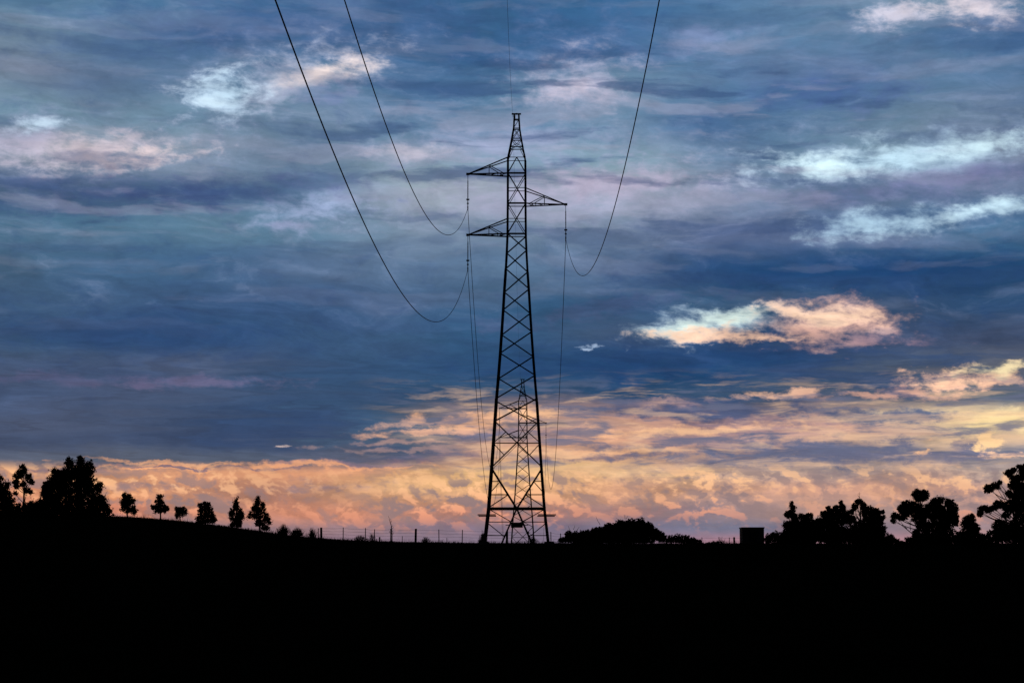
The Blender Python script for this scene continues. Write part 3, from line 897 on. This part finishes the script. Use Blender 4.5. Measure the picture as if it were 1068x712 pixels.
def tree(name, label, cat, px, d, blobs, trunk_px=None, r=.14, dens=1.0, leaf=.17, clump=.26, extra=(), group=None, stems=1, sprigs=()):
    if cat == 'tree' and px > 800: blobs = [(b[0], b[1], b[2] * 1.1, b[3] * 1.12) + tuple(b[4:]) for b in blobs]; dens *= 1.5
    b0 = at(px, 560, d); g = G(b0.x, d); base = Vector((b0.x, d, g)); root = empty(name, base)
    tree_top = max(blobs, key=lambda b: -b[1])
    v = leaf_cloud(blobs, d, dens, leaf, clump) - np.array(base)
    v[:, 2] = np.maximum(v[:, 2], .03)
    link_mesh('crown' if cat == 'tree' else 'foliage', v, np.arange(len(v)).reshape(-1, 4), MAT['leaf'], root)
    mb = MB()
    top = at(tree_top[0], tree_top[1], d) - base
    cxm = sum(b[0] for b in blobs) / len(blobs)
    fork = Vector((top.x * .35, 0, max(.4, top.z * .42)))
    if cat == 'tree':
        for s_ in range(stems):
            o = Vector((wobble(.25) if stems > 1 else 0, wobble(.25) if stems > 1 else 0, 0))
            limb(mb, o + Vector((0, 0, -.3)), fork + o * 1.5, r, r * .7, .03)
        limb(mb, fork, top + Vector((0, 0, tree_top[3] * d / FPX * .5)), r * .7, .02, .05)
        for b in blobs:
            c = at(b[0], b[1], d) - base
            if c.z < fork.z * .8: continue
            st = fork.lerp(top, max(0, min(.6, (c.z - fork.z) / max(.5, top.z - fork.z) * .35)))
            if st.z > c.z * .8: st = Vector((fork.x * .5, 0, c.z * .55))
            limb(mb, st, c, r * .3, .015, .10)
    else:
        for b in blobs:
            c = at(b[0], b[1], d) - base
            st = MB(); limb(st, (c.x * .7, 0, -.1), (c.x, 0, max(.2, c.z)), .04, .012, .08); st.build('stem', MAT['bark'], root)
    for (x0, y0, x1, y1, r0) in extra:
        limb(mb, at(x0, y0, d) - base, at(x1, y1, d) - base, r0 * 1.1, r0 * .4, .16)
    for (x0, y0, x1, y1) in sprigs:
        st = mb if cat == 'tree' else MB()
        limb(st, at(x0, y0, d) - base, at(x1, y1, d) - base, .022, .008, .05, 4)
        if cat != 'tree': st.build('twig', MAT['bark'], root)
    if cat == 'tree': mb.build('trunk', MAT['bark'], root)
    return tag(root, label, cat, group)


LG = 'trees along the rising ridge on the left'; RG = 'trees on the right end of the ridge'
tree('broadleaf_tree', 'dark bushy tree cut by the left edge of the view', 'tree', 3, 170,
     [(0, 498, 3.5, 3), (3, 507, 7, 6), (1, 516, 13, 8), (8, 524, 9, 8), (-6, 510, 10, 12), (-2, 530, 18, 8)], group=LG)
tree('gum_tree', 'slender open crowned tall tree left of the biggest left tree', 'tree', 25, 172,
     [(23.6, 487.5, 3.4, 4), (23, 493, 6, 4), (19, 497, 5, 3.5), (28.5, 497, 4.5, 4), (16.5, 502.5, 3.5, 3.5), (17.5, 507, 3, 2.5), (25, 505, 5, 2.6), (32, 502.5, 3.8, 3), (28.5, 511.5, 5.5, 3.6), (16, 513.5, 2, 1.8)], r=.11, dens=.85,
     clump=.2, group=LG)
tree('shrub', 'low dense shrub below the slender open crowned tree', 'shrub', 28, 169, [(22, 530, 12, 5), (30, 528, 8, 6), (40, 531, 12, 6)], group='shrubs on the crest')
tree('broadleaf_tree', 'biggest broad dark tree on the left with a twin peaked crown', 'tree', 80, 171,
     [(72.5, 483, 5.5, 6.5), (83, 480.5, 3.8, 6.5), (87, 487, 5, 7), (93.5, 488, 5.5, 8), (79, 493, 17, 9), (62, 494, 8, 5), (56.5, 490.5, 2.5, 2.5), (69, 501, 18, 10), (91, 502, 9, 13), (54, 504, 8, 6), (50, 514, 9, 7), (62, 511, 10, 8), (48.5, 507.5, 4.6, 4),
      (103, 509, 4.6, 8), (84, 517, 22, 14), (53, 521, 12, 8), (60, 528, 20, 9), (101, 524, 11, 10), (109.5, 529, 5.5, 5), (113.5, 533, 3.5, 3), (80, 533, 32, 8), (42, 526, 7, 6)], r=.3,
     extra=((80, 528, 66, 508, .09), (84, 525, 96, 500, .08)), sprigs=((107, 522, 112, 512), (108, 520, 113.5, 517), (110, 529, 116.5, 526)), group=LG)
tree('broadleaf_tree', 'two tipped small tree just right of the biggest left tree', 'tree', 133, 170,
     [(130, 517, 3, 4.2), (134.5, 518, 3.6, 4.4), (129, 524, 3.6, 5), (134, 524, 5, 5), (138, 522, 2.6, 3), (128, 530, 2.6, 3), (134, 531, 5.5, 5), (139.5, 532.5, 3.4, 5)], r=.08, clump=.2, leaf=.14, group=LG)
tree('broadleaf_tree', 'small oval tree on a bare short trunk, third from the left on the slope', 'tree', 167, 169,
     [(166.5, 518, 3.4, 3.5), (165.5, 523, 4.8, 4), (163, 528, 4.6, 3.4), (159.5, 528.5, 2.4, 2.2), (169, 527, 4.8, 5), (164.5, 532.5, 4, 3), (170, 532, 4.4, 3), (174, 530.5, 2.4, 3)], r=.075, clump=.17, leaf=.13, group=LG)
tree('broadleaf_tree', 'smallest round tree on the left slope', 'tree', 188, 169,
     [(186, 531, 4, 3.4), (191, 531, 4.2, 3.6), (188, 535, 5, 3.6), (184.6, 537, 2.4, 4), (193, 535, 2.4, 3)], r=.07, clump=.15, leaf=.12, group=LG)
tree('broadleaf_tree', 'blocky flat topped tree with foliage down to the ground', 'tree', 214, 170,
     [(214, 528, 6, 5), (208.8, 527.5, 2, 3.6), (213.5, 524.5, 1.6, 2), (218, 525.5, 2, 2.6), (211, 536, 6, 7), (218.5, 536, 5.5, 8), (207, 542, 3, 5), (222, 541, 3.6, 5.5), (214, 545, 9, 5)], r=.09, clump=.18, leaf=.14, group=LG)
tree('broadleaf_tree', 'narrow pointed tree with a wispy tip', 'tree', 247, 170,
     [(246.5, 519.6, 2.2, 2.2, 1), (246, 524.5, 2.6, 2.8), (246, 529, 4, 4), (242.3, 534, 3.8, 5), (249.5, 534, 4.2, 6), (246, 541, 7.5, 6), (252, 538, 2.8, 4), (243, 547, 4.5, 3.5), (250, 547, 3.5, 4)], r=.08, clump=.17, leaf=.13,
     sprigs=((246, 524, 244.2, 518), (246.5, 524, 248.5, 517.6)), group=LG)
tree('broadleaf_tree', 'widest spreading pointed tree at the foot of the left slope', 'tree', 271, 170,
     [(269, 519.5, 1.5, 2.6), (269, 524, 3.6, 3.6), (274, 526.5, 2.8, 3.4), (266, 530, 5, 4.5), (272, 532, 6.5, 5), (261.5, 537, 3.8, 4), (268, 538, 6, 4), (277, 538.5, 4, 5), (271, 545, 6.6, 5), (280, 543, 3, 4.5), (277, 550, 5, 4)], r=.09, clump=.18, leaf=.13,
     sprigs=((256, 539.5, 262, 538),), group=LG)


# wispy low shrubs: fans of upright twigs
def twiggy(label, px, d, w, top, n, base_y=None, leafy=()):
    p = at(px, top, d); g = G(p.x, d); root = empty('shrub', (p.x, d, g)); k = d / FPX; H = p.z - g; mb = MB()
    for i in range(n):
        x = RNG.normal(0, w * .25) * k; h = H * RNG.uniform(.45, 1.0) * max(.35, 1 - abs(x) / (w * k) * 1.1); y = RNG.normal(0, w * .25) * k
        x1 = x * 1.3 + wobble(.12); m_ = Vector(((x + x1) / 2 + wobble(.05), y, h * .5))
        mb.tube([(x * .6, y, -.1), m_, (x1, y * 1.2, h)], [.016, .011, .005], 4)
        for q in range(3):
            t = RNG.uniform(.35, .9); s0 = Vector((x * .6, y, 0)).lerp(Vector((x1, y * 1.2, h)), t)
            mb.tube([s0, s0 + Vector((wobble(.13), wobble(.13), RNG.uniform(.05, .2)))], [.007, .004], 3)
    mb.tube([(-w * k * .3, 0, -.04), (0, 0, -.05), (w * k * .3, 0, -.04)], .05, 5)
    mb.build('stems', MAT['bark'], root)
    if leafy:
        v = leaf_cloud(leafy, d, .8, .09, .12) - np.array(root.location); v[:, 2] = np.maximum(v[:, 2], .02)
        link_mesh('foliage', v, np.arange(len(v)).reshape(-1, 4), MAT['leaf'], root)
    return tag(root, label, 'shrub', 'shrubs on the crest')


twiggy('wispy shrub just right of the widest spreading tree', 295.5, 168, 12, 544.5, 110, leafy=((296.5, 553.5, 3.6, 4.5), (294, 556, 5, 3)))
twiggy('low ragged shrub between the wispy shrub and the first fence post', 310, 168, 13, 548, 110, leafy=((308, 555.5, 3.2, 4), (313, 557.5, 4, 3)))
twiggy('thin low shrub touching the first thick fence post', 326, 168, 8, 547.5, 60, leafy=((325, 557.5, 2.2, 3.6),))
twiggy('wispy upright shrub at the left foot of the near pylon', 503.5, 163, 6, 551.5, 70, leafy=((504.5, 560.5, 3.2, 4.5), (503, 564, 4.5, 3)))
twiggy('tiny weed clump by the middle thick fence post', 444, 167, 7, 559, 50)
twiggy('low weed patch left of the leafless sapling', 376, 167, 14, 557, 80)
twiggy('faint twiggy shrub between the short thick stake and the left weed patch', 388, 168, 6, 553, 30)
twiggy('twiggy weed clump inside the near pylon base at its right side', 556, 167, 8, 558, 60)
twiggy('thin dry stalks left of the right hand thick fence post', 753, 192, 12, 558.5, 40)

# leafless sapling
p = at(407, 537.5, 168); g = G(p.x, 168); sap = empty('bare_sapling', (p.x + .15, 168, g)); H = p.z - g
mb = MB(); mb.tube([(0, 0, -.2), (.0, 0, H * .3), (-.05, 0, H * .6), (-.22, .02, H * .85), (-.30, .05, H)], [.06, .05, .03, .018, .008], 6)
for k in range(26):
    z = H * RNG.uniform(.15, .9); x = -.02 - .2 * max(0, z / H - .5); L = RNG.uniform(.12, .4) * (1.1 - z / H); sgn = RNG.choice([-1, 1])
    mb.tube([(x, 0, z), (x + sgn * L * .6, wobble(.1), z + L * .5), (x + sgn * L * .8, wobble(.15), z + L * 1.1)], [.014, .009, .004], 4)
mb.build('trunk', MAT['bark'], sap)
tag(sap, 'tall thin leafless sapling standing at the fence on the left', 'sapling')

# mound of scrub right of the pylon
tree('large_shrub', 'largest dense dome of scrub right of the near pylon', 'shrub', 640, 168,
     [(593, 558, 4.5, 6), (600, 560, 8, 6.5), (588, 563, 7, 3), (612, 558, 11, 6.5), (624, 556, 11, 8), (636, 553.5, 11, 9), (647, 551, 10, 9.5), (657, 550.5, 11, 10.5), (668, 550, 10, 10.5), (676, 552, 8, 9), (684, 557, 7, 7), (690, 560, 6, 6),
      (620, 564, 30, 5), (660, 562, 30, 8), (645, 558, 22, 9), (610, 562, 14, 6)], dens=2.2, leaf=.11, clump=.09,
     sprigs=((594, 552, 592.6, 548), (598, 552, 599.5, 547.5), (602, 553, 604, 549), (626, 547, 621.5, 538), (652, 541, 651.5, 536.5), (653, 541, 655, 537.5), (646, 542, 642.5, 540), (667, 540, 669, 537.5)), group='shrubs on the crest')
tree('shrub', 'lower long shrub right of the dome of scrub', 'shrub', 707, 170,
     [(699, 562.5, 8, 5), (708, 561.5, 9, 5.5), (716, 563, 8, 5), (723, 564, 6, 4.5), (729, 566, 6, 3.5), (746, 567, 11, 3.2)], leaf=.11, clump=.1, group='shrubs on the crest')
tree('shrub', 'rounded shrub between the box hut and the right hand trees', 'shrub', 808, 172,
     [(800, 563, 6, 5), (806, 560, 8, 6.5), (814, 559, 8, 6.5)], leaf=.12, clump=.11, group='shrubs on the crest')
# right-hand trees
tree('conifer_tree', 'dark tree with a single narrow spire behind the square hedge edge', 'tree', 826, 178,
     [(825.8, 525, 1.7, 3), (826.8, 529.5, 3, 3.6), (821, 536, 2.8, 4), (826, 536, 4, 4.5), (829.5, 540, 3.4, 5), (822, 549, 6, 6.5), (824, 558, 9, 7), (830, 549, 6, 8)], r=.12, clump=.16, leaf=.14, group=RG)
tree('broadleaf_tree', 'low round topped tree between the spire and the twin tipped tree', 'tree', 842, 176,
     [(837, 539.5, 4.4, 4.6), (843.5, 538.5, 4.6, 4), (841, 548, 13, 7), (852, 547, 9, 6.5), (842, 559, 18, 8)], r=.13, clump=.15, leaf=.14, group=RG)
tree('broadleaf_tree', 'wide dark tree with two thin tips left of the open domed tree', 'tree', 870, 180,
     [(864, 530, 2, 3.2), (860, 536, 4.6, 3.6), (867, 534, 4, 4), (872, 530.5, 4, 3.6), (877.5, 524.5, 1.6, 3.6), (879, 530, 3.8, 4.6), (870, 541, 14, 8.5), (858, 546, 10, 7), (883, 540, 6, 8), (870, 556, 22, 10)], r=.2, clump=.16, leaf=.14,
     sprigs=((878, 524, 877, 520),), group=RG)
tree('gum_tree', 'open domed gum tree with a bare twig at its top', 'tree', 898, 182,
     [(896, 523.6, 5.4, 3.4), (891.5, 528.5, 3.8, 3.4), (901, 528, 4.2, 4.4), (888.5, 533, 2.8, 2.8), (902, 536, 3.2, 5.5), (890, 541, 3.6, 4), (896, 535, 2.4, 2.2, 1), (897, 552, 12, 10)], r=.12, clump=.13, leaf=.13,
     extra=((898, 545, 895, 528, .04), (899, 545, 892, 534, .035)), sprigs=((896.3, 521, 896.3, 512.8), (894.6, 514.6, 898, 514.4), (896, 518, 894.4, 515.6)), group=RG)
tree('broadleaf_tree', 'round headed tree with a small side tuft right of the domed gum', 'tree', 910, 180,
     [(908, 532.5, 6, 5), (914.5, 534.5, 4.6, 4.4), (920.5, 533.8, 2.6, 2.2), (921, 539, 2, 2), (909, 541, 9.5, 7), (917.5, 542, 5, 5.6), (913, 552, 12, 8), (906, 560, 20, 8)], r=.16, clump=.15, leaf=.14, group=RG)
tree('shrub', 'small sloping shrub under the gap before the big domed tree', 'shrub', 931, 170,
     [(929, 561, 4.5, 4.5), (934, 564, 5, 3.5), (941, 566, 7, 3)], leaf=.11, clump=.1, group='shrubs on the crest')
tree('gum_tree', 'big many domed gum tree leaning left over a gap of open sky', 'tree', 968, 174,
     [(957, 515, 5.6, 5), (964, 515.5, 5.6, 5.4), (960.5, 519, 7.5, 4.4), (946, 526, 7.5, 4.6), (941.5, 530, 6.5, 4.4), (933.5, 538, 4.8, 3.6), (931, 543, 2.2, 3.2), (945, 534.5, 8, 4.4), (954, 529, 8, 6), (940.5, 540, 5, 2.4), (958, 538, 9, 8),
      (976, 523, 6, 4.6), (981, 521.5, 4, 4), (989.5, 524.5, 6, 5), (995, 532, 4.6, 7), (974, 533, 13, 10), (988, 538, 11, 11), (962, 548, 7.5, 7), (956, 556, 5, 4.5), (980, 552, 18, 12), (997.5, 543, 2.8, 5), (970, 562, 22, 6)], r=.22, clump=.14, leaf=.14,
     extra=((958, 562, 936, 544, .05), (946, 551, 938, 541, .03), (950, 553, 951, 540, .03)), group=RG)
tree('broadleaf_tree', 'small round topped tree between the big domed tree and the edge gum', 'tree', 1012, 172,
     [(1012, 540.5, 6.2, 4), (1013.5, 537, 1.6, 2), (1007.5, 544, 5, 5), (1011, 546, 8.5, 6), (1010, 556, 11, 8), (1004, 560, 8, 6), (1017, 552, 5, 7)], r=.1, clump=.14, leaf=.13, group=RG)
tree('gum_tree', 'tallest gum tree at the right edge with separate leaf clouds', 'tree', 1058, 171,
     [(1031.5, 509.5, 5, 4.6), (1037, 507, 6, 4), (1042.5, 503.5, 2.6, 2.6), (1052.5, 493.5, 4.6, 4.2), (1057, 490.5, 4, 3), (1064, 486.5, 4.4, 1.8), (1060, 498, 8, 3.6), (1067, 493, 4.5, 7), (1072, 490, 8, 9), (1057, 506, 6.5, 6), (1065, 508, 7, 7), (1062, 519, 9, 7),
      (1052, 515, 4, 4), (1042, 525.5, 6.6, 4.2), (1037, 529, 4, 3), (1026, 530.5, 6, 4), (1022.5, 535, 3.4, 4), (1032, 531, 4.5, 3.4), (1055, 528, 11, 7), (1049, 537, 5, 3.5), (1066, 532, 10, 12), (1043, 549, 9, 8), (1048, 555, 14, 9), (1065, 552, 14, 14), (1078, 510, 12, 20)],
     r=.2, clump=.13, leaf=.14, extra=((1052, 535, 1034, 511, .05), (1053, 530, 1040, 509, .035), (1050, 521, 1042, 504, .03), (1056, 525, 1053, 497, .05), (1050, 545, 1024, 533, .045), (1046, 541, 1032, 534, .03), (1062, 545, 1062, 490, .09)), group=RG)

# undergrowth that closes the gaps between the trunks
for px_, w_, ty_, d_, lab in ((12, 34, 531, 168.5, 'low scrub under the tree cut by the left edge'), (58, 32, 529, 168.5, 'low scrub at the left foot of the biggest left tree'), (98, 26, 532, 168.5, 'low scrub at the right foot of the biggest left tree'),
                              (828, 22, 556, 173, 'dark scrub below the tree with the single spire'), (856, 26, 553, 174, 'dark scrub below the wide tree with two thin tips'),
                              (886, 26, 552, 174, 'dark scrub below the open domed gum tree'), (911, 22, 555, 173, 'dark scrub below the round headed tree'),
                              (968, 24, 557, 170, 'dark scrub at the left foot of the big many domed gum'), (992, 24, 554, 170, 'dark scrub right of the foot of the big many domed gum'),
                              (1018, 24, 556, 169, 'dark scrub between the small round topped tree and the edge gum'), (1050, 34, 552, 169, 'dark scrub at the foot of the edge gum')):
    bl = [(px_ + (i - 2) * w_ * .38, ty_ + 7 + 3 * abs(i - 2) * .5 + RNG.uniform(-1.5, 1.5), w_ * .34, 8) for i in range(5)]
    tree('shrub', lab, 'shrub', px_, d_, bl, leaf=.13, clump=.13, group='undergrowth below the trees')
